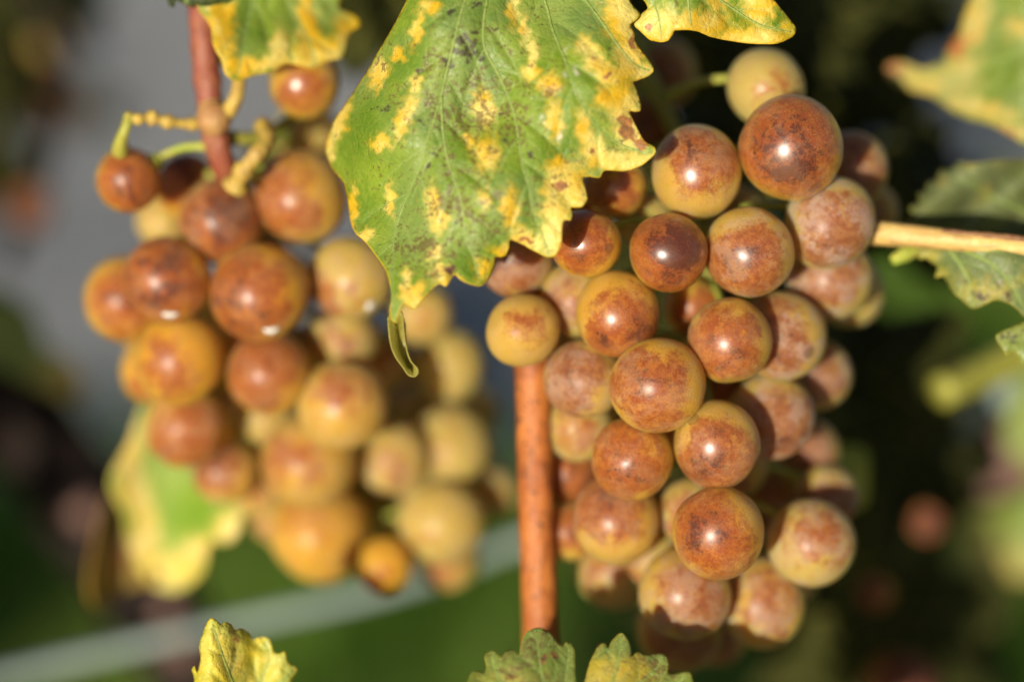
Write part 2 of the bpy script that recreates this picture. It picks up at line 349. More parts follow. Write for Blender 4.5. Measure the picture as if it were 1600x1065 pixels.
def traced_leaf(label, outline, depth, mat, veins=(), step=4.0, yel=(), brn=(), drk=(), spk=(), scar=(), sidev=None, group=None,
                vr=(.00028, .00010), puck=.0006, edge_w=10.0, thick=.00028, parts=None, origin_px=None, name='vine_leaf', smooth_n=3, jag=.5, petiole=None, pet_mat=None, pet_r=.0013):
    poly = rough_outline(outline, smooth_n, jag=jag)
    bx0, by0 = poly.min(0); bx1, by1 = poly.max(0)
    gx, gy = np.meshgrid(np.arange(bx0, bx1, step), np.arange(by0, by1, step*.87)); gx[1::2] += step*.5
    X = gx.ravel()+rng.uniform(-.2, .2, gx.size)*step; Y = gy.ravel()+rng.uniform(-.2, .2, gx.size)*step
    bseg = [(*poly[i-1], *poly[i]) for i in range(len(poly))]
    k = inside(poly, X, Y); X = X[k]; Y = Y[k]; k = seg_dist(bseg, X, Y) > step*.45; X = X[k]; Y = Y[k]
    pts = [Vector(p) for p in poly]+[Vector((a, b)) for a, b in zip(X, Y)]; nb = len(poly)
    r = delaunay_2d_cdt(pts, [(i, (i+1) % nb) for i in range(nb)], [], 1, 1e-4)
    V2 = np.array([list(v) for v in r[0]]); F = [f for f in r[2]]
    X, Y = V2[:, 0], V2[:, 1]
    vl = [smooth_path(np.array(v, float), 8) for v in veins]; sec = []
    if sidev:
        for v in veins[:sidev.get('n', 99)]: sec += side_veins(v, poly, sidev.get('spacing', 38), sidev.get('length', 110), sidev.get('ang', 48))
    segs = [(*v[i-1], *v[i]) for v in vl for i in range(1, len(v))]
    segs2 = [(*v[i-1], *v[i]) for v in sec for i in range(1, len(v))]
    dv = seg_dist(segs, X, Y) if segs else np.full(len(X), 99.)
    dv2 = seg_dist(segs2, X, Y) if segs2 else np.full(len(X), 99.)
    de = seg_dist(bseg, X, Y)
    def D(x, y, a, b, e): 
        pk = 1-np.exp(-np.minimum(a*.8, b*1.3)/14.0)
        return depth(x, y) - puck*pk*np.clip(e/12, 0, 1)
    W = PN(X, Y, D(X, Y, dv, dv2, de))
    org = P(*origin_px) if origin_px else Vector(W.mean(0))
    root = empty(name, org); tag(root, label, 'leaf', group)
    bl = mesh_obj('blade', W, F, mat, root, org)
    # face the camera
    me = bl.data
    if sum(p.normal.dot(FWD)*p.area for p in me.polygons) > 0: me.flip_normals()
    for nm, val in (('yel', blobs(yel, X, Y)), ('brn', blobs(brn, X, Y)), ('drk', blobs(drk, X, Y)), ('spk', blobs(spk, X, Y)), ('scar', blobs(scar, X, Y)),
                    ('edge', np.clip(de/edge_w, 0, 1)), ('vein', np.maximum(np.exp(-(dv/3.0)**2), .7*np.exp(-(dv2/2.2)**2)))):
        at = me.attributes.new(nm, 'FLOAT', 'POINT'); at.data.foreach_set('value', val.astype(np.float32))
    so = bl.modifiers.new('thickness', 'SOLIDIFY'); so.thickness = thick; so.offset = -1
    # vein ribs, half sunk in the blade
    Vv = []; Ff = []
    for lst, r0, r1 in ((vl, vr[0], vr[1]), (sec, vr[1]*1.1, vr[1]*.5)):
        for v in lst:
            v = np.array(v, float)
            k = inside(poly, v[:, 0], v[:, 1]); v = v[k]
            if len(v) < 3: continue
            z = np.zeros(len(v)); p3 = PN(v[:, 0], v[:, 1], D(v[:, 0], v[:, 1], z, z, np.full(len(v), 50.)) + .00002)
            rr = np.linspace(r0, r1, len(v)); a, f = tube_data([Vector(q) for q in p3], rr, 6, len(Vv)); Vv += [list(q) for q in a]; Ff += f
    if Vv: mesh_obj('veins', Vv, Ff, M_vein, root, org)
    if petiole:
        pp = [P(*q) for q in petiole]; tube('petiole', pp, [pet_r]*len(pp), pet_mat or MS_yellow, root, org)
    return root, org
M_vein = stem_material('leaf_vein', (.22, .30, .06), (.27, .34, .08), .1, sss=0)
sm = lambda t: np.clip(t, 0, 1)**2*(3-2*np.clip(t, 0, 1))

# the main leaf -------------------------------------------------------------
main_out = [(635,0),(618,34),(595,74),(571,115),(541,159),(520,193),(508,230),(513,250),(521,267),(537,287),(544,321),(551,358),(573,381),(593,408),(604,427),(611,460),(609,493),(617,505),
 (622,494),(630,475),(638,479),(647,483),(655,476),(666,462),(685,444),(696,448),(704,438),(711,429),(719,437),(737,445),(754,446),(765,431),(773,414),(773,402),(783,402),(791,398),(796,385),(798,375),(813,381),(836,393),(856,402),(869,398),(877,381),(878,362),(880,349),(884,344),(892,344),(894,332),(892,324),(903,324),(911,322),(918,310),(915,293),(911,278),(922,276),(936,278),(944,267),(962,267),(980,267),(1003,258),(1022,242),(1023,231),(1007,220),(997,203),(987,182),(985,174),(993,175),(1001,173),(1001,159),(993,135),(990,128),(1007,122),(1021,113),(1019,101),(1004,81),(992,64),(992,54),(985,39),(997,30),(1000,20),(987,7),(985,-15),(1010,-40),(1005,-90),(960,-150),(900,-190),(850,-200),(810,-165),(770,-185),(715,-160),(680,-110),(665,-60),(648,-25)]
def main_depth(x, y):
    d = -.0075 + .020*np.clip((700-x)/190, 0, 1.2)**1.7*np.clip((520-y)/200, .1, 1) + .010*np.clip((230-y)/400, 0, 1)**1.5
    d = d + .0012*np.sin(x/42.0+y/60)+.0010*np.sin(y/37.0-x/80) 
    d = d - .0030*sm((x-900)/130)*np.sin((y-40)/34.0)*.35 + .0022*sm((x-930)/90)
    return d
my = [(802,10,8,25),(820,48,7,20),(833,88,7,26),(829,115,12,9),(858,133,16,15),(866,188,11,26),(757,170,15,24,-15),(760,240,17,24),(635,176,10,24,25),(625,203,8,14),(595,223,16,10),(591,116,12,20,20),(652,46,7,25,12),(623,85,9,10),(672,10,12,10),(649,132,8,12),
 (676,314,10,18),(686,345,13,16),(757,311,8,16,0,.8),(797,328,12,26),(733,220,7,12,0,.8),(681,395,9,12),(634,437,6,18,10),(645,454,20,8,-30),(688,421,14,9),(648,470,14,10),(609,312,6,20),(826,374,26,12,25),
 (919,76,13,18,-35),(931,97,14,14),(953,118,25,14,30),(948,153,15,18),(973,162,20,35),(972,27,24,38,-15),(985,85,20,35),(990,112,30,12),(914,207,10,30,-10),(929,237,16,22),(973,252,48,14),(875,262,18,14),(865,297,14,25),(899,295,22,32),(868,338,20,30),(862,372,16,22),(790,392,16,8),(756,420,12,18,0,.7),
 (530,190,10,32,20),(514,232,7,22),(551,325,6,28),(572,368,12,8),(985,200,22,30),(700,440,20,8)]
mb = [(875,291,9,8),(980,200,12,20,-20),(1000,224,16,8,20),(989,66,6,12,-25),(953,117,6,5,0,.8),(926,237,3,9,0,.8),(858,133,7,7,0,.55),(820,374,12,6,20,.6),(706,420,9,6,0,.8),(925,90,8,7,0,.55),(757,180,9,8,0,.5),(762,250,10,8,0,.45)]
mk = [(733,80,20,14,25),(720,61,13,12),(716,80,10,9),(750,92,9,7),(655,190,8,5),(668,262,7,6),(780,175,8,6,0,.7),(830,240,7,6,0,.7),(740,50,4,6),(700,98,7,12,25),(706,17,7,7),(747,7,12,5),(659,112,6,6,0,.9),(767,44,10,5,0,.8),(601,169,16,4,-8,.8),(676,237,5,6,0,.9),(706,419,10,6,-25,.8),(675,429,4,3),(742,70,8,12,0,.8),(690,205,6,5,0,.7),(740,110,5,6,0,.6),(792,218,8,4,0,.6),(714,345,5,5,0,.7),(690,300,6,6,0,.5)]
ms = [(730,240,120,190),(690,400,90,60),(860,140,20,20),(800,340,60,60,0,.8)]
mveins = [[(806,-160),(820,-90),(851,0),(865,50),(885,98),(899,142),(919,179),(953,216),(1000,237),(1018,238)],
 [(806,-160),(770,-40),(755,60),(780,118),(801,169),(811,220),(816,255),(828,298),(832,330),(846,362),(858,394)],
 [(806,-160),(735,-20),(706,80),(689,152),(669,216),(655,265),(638,303),(619,358),(612,434),(613,480)],
 [(690,150),(692,200),(700,250),(716,297),(725,340),(727,375),(740,401),(747,432)],
 [(806,-160),(870,-60),(930,20),(965,70),(990,100),(1015,110)]]
leaf1, org1 = traced_leaf('large green and yellow mottled vine leaf hanging in front between the two bunches', main_out, main_depth, ML_main, mveins, step=3.0, yel=my, brn=mb, drk=mk, spk=ms,
    scar=[(875,214,2.2,6,10),(886,115,2,4,0,.8),(900,113,2,4,0,.8),(901,146,2,3,0,.6),(887,78,1.5,6,15,.5),(843,181,2,2,0,.6)],
    sidev=dict(n=4, spacing=70, length=120, ang=50), origin_px=(806,-160,-.004), petiole=[(806,-160,-.003),(815,-230,.004),(840,-320,.016)], pet_mat=MS_green)
# curled-under lobe at its tip
tail = [(607,498),(611,533),(619,556),(632,574),(639,584),(647,587),(652,582),(650,575),(639,562),(632,536),(629,512),(627,490),(616,486)]
pl = rough_outline(tail, 4, jag=.2); c0 = pl.mean(0)
Vt = [list(P(x, y, .0035)) for x, y in pl]; n_ = len(pl)
inner = [(c0[0]+(x-c0[0])*.55+2, c0[1]+(y-c0[1])*.75) for x, y in pl]
Vt += [list(P(x, y, .0065)) for x, y in inner]; cpt = len(Vt); Vt.append(list(P(c0[0]+3, c0[1], .0075)))
Ft = [(i, (i+1) % n_, n_+(i+1) % n_, n_+i) for i in range(n_)]+[(n_+i, n_+(i+1) % n_, cpt) for i in range(n_)]
o = mesh_obj('curled_lobe', Vt, Ft, ML_olive, leaf1, org1); o['label'] = 'dark olive curled-under tip of the leaf'
o.modifiers.new('thickness', 'SOLIDIFY').thickness = .0003

# leaf lobe top centre-right
lobe_out = [(975,-60),(985,-15),(1003,-2),(1012,12),(1005,20),(988,38),(999,48),(1013,61),(1030,66),(1045,63),(1052,52),(1055,48),(1075,47),(1092,50),(1110,58),(1140,64),(1180,69),(1215,68),(1238,57),(1244,45),(1236,33),(1222,15),(1205,-8),(1190,-40),(1150,-90),(1080,-120),(1010,-110)]
traced_leaf('yellow leaf tip with a green centre at the top edge above the right bunch', lobe_out, lambda x, y: -.002+.006*np.clip((x-1080)/150, 0, 1)+.001*np.sin(x/25.), ML_main,
    [[(1040,-110),(1090,-30),(1140,10),(1190,40),(1236,50)], [(1040,-110),(1020,-20),(1030,30),(1034,60)], [(1070,-60),(1075,0),(1080,40)]], step=4,
    yel=[(1030,40,30,25),(1090,40,45,20),(1170,60,60,14),(1190,5,22,30,30),(1010,50,20,15),(1120,0,20,12,30),(1230,45,14,16,0,.6)], brn=[(1012,42,8,6,0,.8),(1030,22,3,4,0,.6),(1210,22,4,6,0,.6)], sidev=dict(spacing=60, length=60))

# two-lobed leaf at the bottom centre
lowA = [(700,1130),(712,1085),(728,1068),(737,1050),(745,1048),(757,1050),(760,1040),(757,1026),(763,1018),(771,1015),(778,1020),(784,1025),(790,1017),(799,1013),(806,1018),(811,1022),(814,1005),(820,990),(830,982),(842,980),(855,984),(865,993),(873,1003),(880,1008),(884,1002),(891,1003),(897,1013),(899,1032),(899,1060),(903,1090),(905,1200),(880,1330),(800,1420),(700,1440),(620,1400),(560,1320),(560,1220),(620,1150)]
lowB = [(905,1130),(908,1090),(915,1055),(925,1025),(935,1007),(945,1004),(950,1012),(956,1000),(966,990),(973,988),(981,997),(986,1012),(987,1024),(994,1019),(1003,1018),(1008,1023),(1022,1021),(1038,1021),(1044,1035),(1044,1052),(1060,1050),(1077,1049),(1082,1062),(1090,1075),(1105,1080),(1150,1130),(1190,1220),(1180,1330),(1100,1420),(1000,1440),(930,1330)]
ld = lambda x, y: -.016+.012*np.clip((1180-y)/200, 0, 1)-.001*np.cos(x/22.)
traced_leaf('blotched green leaf lobe at the bottom edge in front of the orange cane', lowA, lambda x, y: ld(x, y), ML_low, [[(880,1190),(860,1110),(845,1040),(838,985)], [(880,1190),(820,1110),(780,1060),(768,1020)], [(870,1130),(885,1060),(890,1008)]], step=3.5,
    yel=[(800,1060,60,14,0,.35)], brn=[(850,1030,8,10,0,.7),(870,1022,10,8,0,.7),(800,1058,12,5,0,.6)], drk=[(835,1002,6,9,0,.4),(855,1006,5,7,0,.5),(850,1030,12,8,0,.4)], spk=[(830,1030,60,40)], sidev=dict(spacing=50, length=50), edge_w=6)
traced_leaf('blotched green leaf lobe at the bottom edge right of the orange cane', lowB, lambda x, y: ld(x, y)+.0015, ML_low, [[(930,1180),(950,1090),(965,1040),(972,992)], [(940,1140),(985,1080),(1025,1045),(1036,1024)], [(950,1160),(1030,1090),(1074,1055)]], step=3.5,
    yel=[(1000,1050,60,14,0,.35)], brn=[(1015,1035,12,8,0,.6),(1008,1060,10,6,0,.6)], drk=[(1010,1040,16,8,0,.4)], spk=[(1000,1040,60,40)], sidev=dict(spacing=50, length=50), edge_w=6)
# bottom-left small yellow leaf
bl_out = [(300,1130),(303,1062),(299,1045),(304,1040),(308,1050),(313,1030),(311,1010),(318,985),(327,966),(338,968),(347,975),(352,971),(362,975),(368,983),(377,980),(390,988),(396,998),(405,994),(418,996),(424,1005),(427,1017),(437,1020),(446,1018),(450,1034),(461,1040),(466,1046),(456,1062),(462,1085),(450,1130),(400,1180),(340,1170)]
traced_leaf('small bright yellow toothed leaf rising from the bottom edge at left', bl_out, lambda x, y: .004+.008*np.clip((x-330)/130, 0, 1)-.0015*np.cos(x/18.), ML_lime, [[(380,1170),(370,1090),(350,1030),(332,975)], [(380,1150),(400,1080),(420,1030),(414,1002)], [(390,1120),(435,1070),(458,1045)]], step=3.5,
    yel=[(350,1030,60,60,0,.7),(420,1040,40,40,0,.5)], brn=[(368,1000,12,4,20,.7),(380,1055,10,5,0,.5)], sidev=dict(spacing=50, length=50), puck=.001)
# top-left hanging leaf
tl_out = [(300,-70),(309,12),(318,25),(330,45),(333,72),(345,92),(352,115),(366,127),(385,123),(400,118),(425,113),(448,100),(470,104),(492,106),(515,95),(534,90),(541,70),(548,50),(562,38),(556,25),(540,18),(528,8),(540,-30),(500,-110),(400,-130),(330,-110)]
traced_leaf('green leaf with yellow margin hanging above the left bunch', tl_out, lambda x, y: .012+.010*np.clip((x-330)/220, 0, 1)+.004*sm((90-y)/80), ML_main, [[(420,-120),(400,-20),(385,50),(372,115)], [(420,-120),(450,0),(480,60),(495,100)], [(430,-80),(500,-10),(550,35)]], step=4.5,
    yel=[(345,45,16,45,-15),(352,20,14,16),(375,105,30,14),(435,80,14,26,10),(482,45,14,45,-10),(500,80,40,22),(478,10,10,25),(545,55,18,35),(440,100,50,9)], brn=[(350,25,6,8,0,.6)], sidev=dict(spacing=70, length=80))
# dark leaf edge top left
dk_out = [(255,-60),(262,3),(268,11),(273,11),(274,2),(285,6),(296,11),(305,13),(305,8),(320,11),(345,6),(365,0),(385,-20),(380,-80),(300,-100)]
traced_leaf('dark leaf edge seen from below at the very top, left of the hanging leaf', dk_out, lambda x, y: -.012+0*x, ML_dark, [[(320,-90),(300,-30),(290,6)]], step=5)
# yellow leaf below the left bunch
yl_out = [(222,632),(212,660),(202,690),(185,720),(172,752),(180,780),(192,800),(200,830),(205,860),(218,890),(238,914),(262,924),(285,920),(305,905),(318,890),(322,862),(332,845),(352,848),(368,838),(378,812),(376,790),(360,760),(330,720),(300,690),(270,650),(245,625)]
traced_leaf('yellow edged leaf with green centre hanging below the left bunch', yl_out, lambda x, y: .058+.012*np.clip((y-640)/260, 0, 1)+.006*np.cos((x-250)/50.), ML_cream, [[(235,620),(250,720),(262,820),(265,915)], [(240,650),(300,740),(350,800)]], step=5,
    yel=[(203,730,15,60,10),(225,800,15,60,-15),(225,850,18,30),(265,890,42,22),(320,860,30,18),(358,825,20,20)], sidev=dict(spacing=70, length=70))
cb_out = [(172,765),(158,800),(146,850),(137,905),(142,940),(156,952),(175,945),(192,925),(215,915),(240,912),(236,890),(215,860),(205,820),(192,790)]
traced_leaf('brown curled dead leaf behind the yellow leaf at lower left', cb_out, lambda x, y: .075+.008*np.sin(x/25.), ML_dry, [[(175,770),(170,850),(160,930)]], step=5, yel=[(165,900,20,40,0,.4)], brn=[(200,870,25,40,0,.6)])
# leaves at the right edge
rt_out = [(1600,-60),(1530,-20),(1508,15),(1498,50),(1480,75),(1475,95),(1462,100),(1440,108),(1415,98),(1392,98),(1385,112),(1398,130),(1425,142),(1455,150),(1480,168),(1510,185),(1540,192),(1560,200),(1580,212),(1610,225),(1680,200),(1740,100),(1700,-40)]
traced_leaf('blurred green leaf with reddish yellow margin at the top right corner', rt_out, lambda x, y: .034+.02*np.clip((1600-x)/200, 0, 1), ML_dull, [[(1720,60),(1600,80),(1500,120),(1400,112)], [(1720,60),(1600,20),(1530,0)], [(1720,60),(1640,140),(1580,200)]], step=6,
    yel=[(1430,120,50,22,10,.8),(1520,35,20,40,15,.9),(1500,110,30,40,0,.6),(1530,170,60,14,15,.8),(1590,45,20,18,0,.7),(1580,205,30,12,20,.8)], brn=[(1492,72,18,20,0,.9),(1400,108,14,14,0,.9),(1520,60,14,8,0,.6),(1575,205,14,8,0,.7)], sidev=dict(spacing=80, length=100))
rm_out = [(1500,250),(1478,266),(1470,262),(1462,280),(1448,284),(1447,298),(1434,300),(1436,316),(1420,322),(1424,338),(1408,352),(1470,362),(1540,368),(1620,378),(1700,380),(1740,320),(1700,262),(1620,250),(1560,250),(1520,254)]
traced_leaf('dull olive leaf behind the pale stalk at the right edge, above the stalk', rm_out, lambda x, y: .030+.003*np.sin(x/30.+y/25.), ML_olive, [[(1740,370),(1600,330),(1500,280)]], step=5, drk=[(1500,320,16,10,0,.6),(1550,290,14,9,0,.6),(1470,335,10,7,0,.5),(1580,340,16,8,0,.6)], yel=[(1470,280,12,14,0,.3)], sidev=dict(spacing=60, length=60))
rl_out = [(1430,385),(1436,405),(1446,404),(1455,410),(1464,418),(1461,434),(1474,432),(1482,445),(1490,458),(1504,470),(1520,482),(1538,477),(1552,470),(1570,472),(1590,483),(1610,500),(1700,520),(1740,450),(1700,400),(1600,395),(1500,382)]
traced_leaf('olive toothed leaf with yellow rim hanging below the pale stalk at right', rl_out, lambda x, y: .015+.003*np.cos(x/45.)-.003*np.clip((x-1540)/100, 0, 1), ML_rl, [[(1480,385),(1510,430),(1520,478)], [(1500,388),(1560,420),(1600,480)]], step=4.5,
    yel=[(1530,455,40,20,10,.55),(1450,400,20,10,0,.6),(1470,430,12,16,0,.6)], drk=[(1530,462,14,9,0,.9),(1505,440,12,9,0,.6),(1560,440,16,8,20,.6),(1580,460,12,10,0,.6)], sidev=dict(spacing=50, length=50), edge_w=6)
rs_out = [(1560,520),(1556,528),(1566,545),(1573,555),(1582,548),(1592,558),(1605,570),(1680,560),(1700,510),(1620,500),(1580,512)]
traced_leaf('small brown spotted leaf tip at the right edge below the toothed leaf', rs_out, lambda x, y: .012+0*x, ML_low, [[(1680,530),(1610,530),(1570,530)]], step=4, drk=[(1580,525,20,10,0,.8)], edge_w=5)
rb_out = [(1600,770),(1560,785),(1515,800),(1485,820),(1466,855),(1470,900),(1490,945),(1515,975),(1545,985),(1570,965),(1573,925),(1590,905),(1640,900),(1720,850),(1740,780),(1680,740)]
traced_leaf('blurred pale yellow-green leaf at the lower right edge', rb_out, lambda x, y: .13+.01*np.sin(x/60.), ML_dull, [[(1700,800),(1600,840),(1530,950)]], step=8, yel=[(1530,880,50,90,0,.35),(1530,950,40,40,0,.5)], sidev=dict(spacing=90, length=100))
sq_out = [(1300,700),(1290,740),(1285,790),(1320,796),(1352,788),(1358,750),(1356,706),(1330,694)]
traced_leaf('small blurred bright yellow-green leaf right beside the lower right bunch', sq_out, lambda x, y: .062+0*x, ML_lime, [[(1330,700),(1325,790)]], step=6, yel=[(1320,745,50,50,0,.25)])
ge_out = [(1600,560),(1580,620),(1570,680),(1590,720),(1640,740),(1720,700),(1720,580),(1660,540)]
traced_leaf('bright lime green blurred leaf at the right edge beside the cut wood', ge_out, lambda x, y: .11+0*x, ML_dull, [[(1700,640),(1590,660)]], step=8, yel=[(1620,650,30,60,0,.2)])
lf_out = [(-40,440),(-10,452),(20,462),(45,478),(60,500),(66,530),(85,545),(110,560),(130,590),(128,620),(105,622),(70,608),(35,590),(0,575),(-50,570),(-90,500)]
traced_leaf('blurred yellow-green leaf with orange tip at the left edge', lf_out, lambda x, y: .14+0*x, ML_dull, [[(-80,500),(0,530),(110,600)]], step=8, yel=[(100,590,40,40,0,.8),(40,500,30,30,0,.1)], brn=[(120,600,14,26,0,.6)], sidev=dict(spacing=90, length=60))

# ------------------------------------------------------------------ stalks, canes, wires
def stick(name, label, cat, pts, radii, mat, **kw):
    pp = [P(*q) for q in pts]; o = tube(name, pp, radii, mat, None, pp[0], **kw); return tag(o, label, cat)
stick('vine_cane', 'upright orange brown cane with dark dots between the two bunches', 'cane', [(818,120,.024),(826,330,.024),(832,560,.023),(837,760,.024),(843,950,.026),(848,1100,.028),(850,1260,.03)], [.0030]*7, MS_cane, n=14, seg=28, wob=.006)
rp = [P(1330,362,.020), P(1395,366,.0165), P(1470,373,.0145), P(1560,382,.013), P(1680,394,.012)]
pt = empty('leaf_stalk', rp[0]); tag(pt, 'pale yellow leaf stalk running to the right edge beside the right bunch', 'stalk')
tube('stalk', rp, [.0021, .0020, .0018, .0018, .0019], MS_petiole, pt, rp[0], n=10, seg=20)
sk_ = [q+UP*.0012-FWD*.0012 for q in rp[2:]]
tube('brown_streak', sk_, [.0004, .0007, .0006], MS_bark2, pt, rp[0], n=10, seg=8, wob=.15)
stick('leaf_stalk', 'short yellow-green shoot stub hanging under the pale stalk', 'stalk', [(1440,384,.0215),(1415,396,.020),(1395,407,.019)], [.0011, .0014, .0009], MS_green)
stick('vine_cane', 'blurred olive yellow cane slanting up to the right edge', 'cane', [(1470,612,.075),(1520,590,.08),(1580,560,.085),(1660,515,.09),(1760,460,.1)], [.0032, .0034, .0034, .0034, .0034], MS_olive)
# thick wood at right (lit, blurred) with its pale upper edge
stick('old_vine_wood', 'blurred pinkish brown old wood slanting at the right edge', 'old vine wood', [(1500,765,.15),(1560,715,.15),(1640,660,.15),(1760,590,.15)], [.007, .0085, .0095, .0095], MS_pbark, wob=.05, n=8)
stick('trellis_wire', 'short pale grey wire end above the pinkish wood at right', 'wire', [(1490,668,.12),(1550,628,.12),(1640,575,.12),(1760,520,.12)], [.0028]*4, MS_wire)
# trellis wire sagging across the lower left
stick('trellis_wire', 'thick pale grey-green wire sagging across the lower left behind the left bunch', 'wire', [(-240,1110,.115),(0,1056,.135),(300,988,.138),(600,922,.14),(810,846,.145),(1050,750,.135),(1300,650,.15)], [.0017]*7, MS_wire, n=8)
# old vine arm lower left
vt = empty('old_vine', P(-60, 560, .17)); tag(vt, 'dark old vine arm slanting down through the lower left background', 'vine')
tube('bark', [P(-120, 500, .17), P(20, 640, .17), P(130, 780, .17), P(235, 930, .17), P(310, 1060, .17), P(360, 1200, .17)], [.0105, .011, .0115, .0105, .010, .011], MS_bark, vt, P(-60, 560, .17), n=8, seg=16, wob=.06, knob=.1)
for a, b in (((115, 775, .157), (150, 812, .159)), ((262, 935, .158), (292, 1030, .160))):  # pale strips stand in for sunlit spots on the dark bark
    p0, p1 = P(*a), P(*b); q = tube('sunlit_bark_strip', [p0, p0.lerp(p1, .5)-FWD*.0015, p1], [.0025, .0042, .0025], MS_pbark, vt, P(-60, 560, .17), wob=.04); q['label'] = 'pinkish strip painting a sunlit spot on the bark'
# lone background berries and dry bits left / right
def berry_data(sd):
    rr = random.Random(sd); c = [rr.uniform(-1, 1) for _ in range(12)]; flats = [(Vector([rr.gauss(0, 1) for _ in range(3)]).normalized(), rr.uniform(.955, .985)) for _ in range(4)]
    bm = bmesh.new(); bmesh.ops.create_icosphere(bm, subdivisions=5, radius=1.0)
    for v in bm.verts:
        d = v.co.normalized()
        k = math.exp(-((1-d.dot(SCAR))/.0012)); v.co = d*(1+.006*k)
        v.co *= 1+.014*math.sin(d.x*2.3+d.y*1.7+c[0]*3)+.010*math.sin(d.z*3.1+d.x*2.0+c[1]*3)+.006*math.sin(d.y*5+d.z*3+c[2]*3)+.02*c[3]*(d.x*d.x-d.y*d.y)
        for ax_, h in flats:                      # pressed a little flat where neighbours touch
            q = v.co.dot(ax_)
            if q > h-.05: v.co -= ax_*(q-h+.05)**2*(4.0)
    me = bpy.data.meshes.new('grape'); bm.to_mesh(me); bm.free(); me.polygons.foreach_set('use_smooth', [True]*len(me.polygons)); me.materials.append(MG); return me
BERRIES = [berry_data(k) for k in range(9)]
def berry(px, py, r, off, tone, blush, mauve, dust, gloss, parent=None, org=None, tilt=.55, axis=None):
    d = D0+off; rad = r*KP*d
    o = bpy.data.objects.new('grape', random.choice(BERRIES)); COL.objects.link(o)
    z = (LV*.7-FWD*.3 + Vector(rng.normal(0, tilt*.45, 3))).normalized()
    q = z.to_track_quat('Z', 'Y') @ Quaternion((0, 0, 1), random.uniform(0, 6.28))
    o.rotation_mode = 'QUATERNION'; o.rotation_quaternion = q
    s = 1+np.clip(rng.normal(0, .02, 3), -.035, .035); o.scale = (rad*s[0], rad*s[1], rad*(s[2]+.01))
    p = P(px, py, off); o.location = p-org if parent else p; o.parent = parent
    for k, v in zip(('tone', 'blush', 'mauve', 'dust', 'gloss'), (tone, blush, mauve, dust, gloss)): o[k] = float(v)
    return o, p, rad
for px, py, r, off, lab, tn in ((82, 68, 32, .20, 'blurred pale berry at the far top left', .2), (95, 168, 30, .21, 'blurred reddish berry below the pale one at far left', .9), (48, 322, 34, .17, 'blurred reddish berry at the left edge level with the stalk tip', .9),
                            (1368, 925, 28, .085, 'small blurred red berry in the dark below right of the right bunch', 1), (1448, 815, 28, .095, 'blurred amber berry in the dark at lower right', .6), (1408, 1078, 60, .1, 'dark amber berry cut by the bottom edge at right', .8)):
    o, _, _ = berry(px, py, r, off, tn, .3 if tn < .5 else 1.15, .5, .1, .15); tag(o, lab, 'grape')
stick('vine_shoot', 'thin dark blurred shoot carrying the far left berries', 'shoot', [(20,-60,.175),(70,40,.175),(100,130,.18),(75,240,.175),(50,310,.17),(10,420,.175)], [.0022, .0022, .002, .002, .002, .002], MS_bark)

# ------------------------------------------------------------------ bunches
def settle(lst, loc):
    """push berries that would sink into one another deeper until they only touch"""
    A = [list(b) for b in lst]; A.sort(key=lambda b: b[3])
    for it in range(60):
        moved = False
        for i in range(len(A)):
            for j in range(i+1, len(A)):
                a, b = A[i], A[j]
                pa, pb = P(a[0], a[1], a[3]), P(b[0], b[1], b[3]); ra, rb = a[2]*KP*(D0+a[3]), b[2]*KP*(D0+b[3])
                mn = (ra+rb)*.93
                if (pa-pb).length < mn:
                    lat2 = (pa-pb).length**2-(b[3]-a[3])**2; need = math.sqrt(max(mn*mn-lat2, 0))
                    if b[3] >= a[3]: b[3] = a[3]+need+.0001
                    else: a[3] = b[3]+need+.0001
                    moved = True
        A.sort(key=lambda b: b[3])
        if not moved: break
    return A
def bunch(label, lst, axis_pts, axis_r, axis_mat, extra=None):
    org = P(*axis_pts[0]); root = empty('grape_bunch', org); tag(root, label, 'grape bunch')
    A = settle(lst, None)
    ax = smooth_path(np.array([list(P(*q)) for q in axis_pts]), 10)
    tube('main_stem', [Vector(a) for a in ax[::5]], list(np.interp(np.arange(0, len(ax), 5), np.linspace(0, len(ax)-1, len(axis_r)), axis_r)), axis_mat, root, org, n=4, seg=12, wob=.04)
    for b in A:
        o, p, rad = berry(*b[:9], parent=root, org=org)
        dd = np.linalg.norm(ax-np.array(p), axis=1); t = Vector(ax[max(0, int(dd.argmin())-3)])
        dirn = (t-p).normalized(); dirn = (dirn+FWD*.25+UP*.35).normalized(); s = p+dirn*rad*.97
        if (t-s).length > .016: t = s+(t-s).normalized()*.016
        m1 = s.lerp(t, .5)+UP*.0012
        tube('pedicel', [s-dirn*.0006, s+dirn*.0006, s+dirn*.0016, m1, t], [.0016, .0014, .0007, .0007, .0010], MS_green, root, org, n=3, seg=8)
    return root, org, A
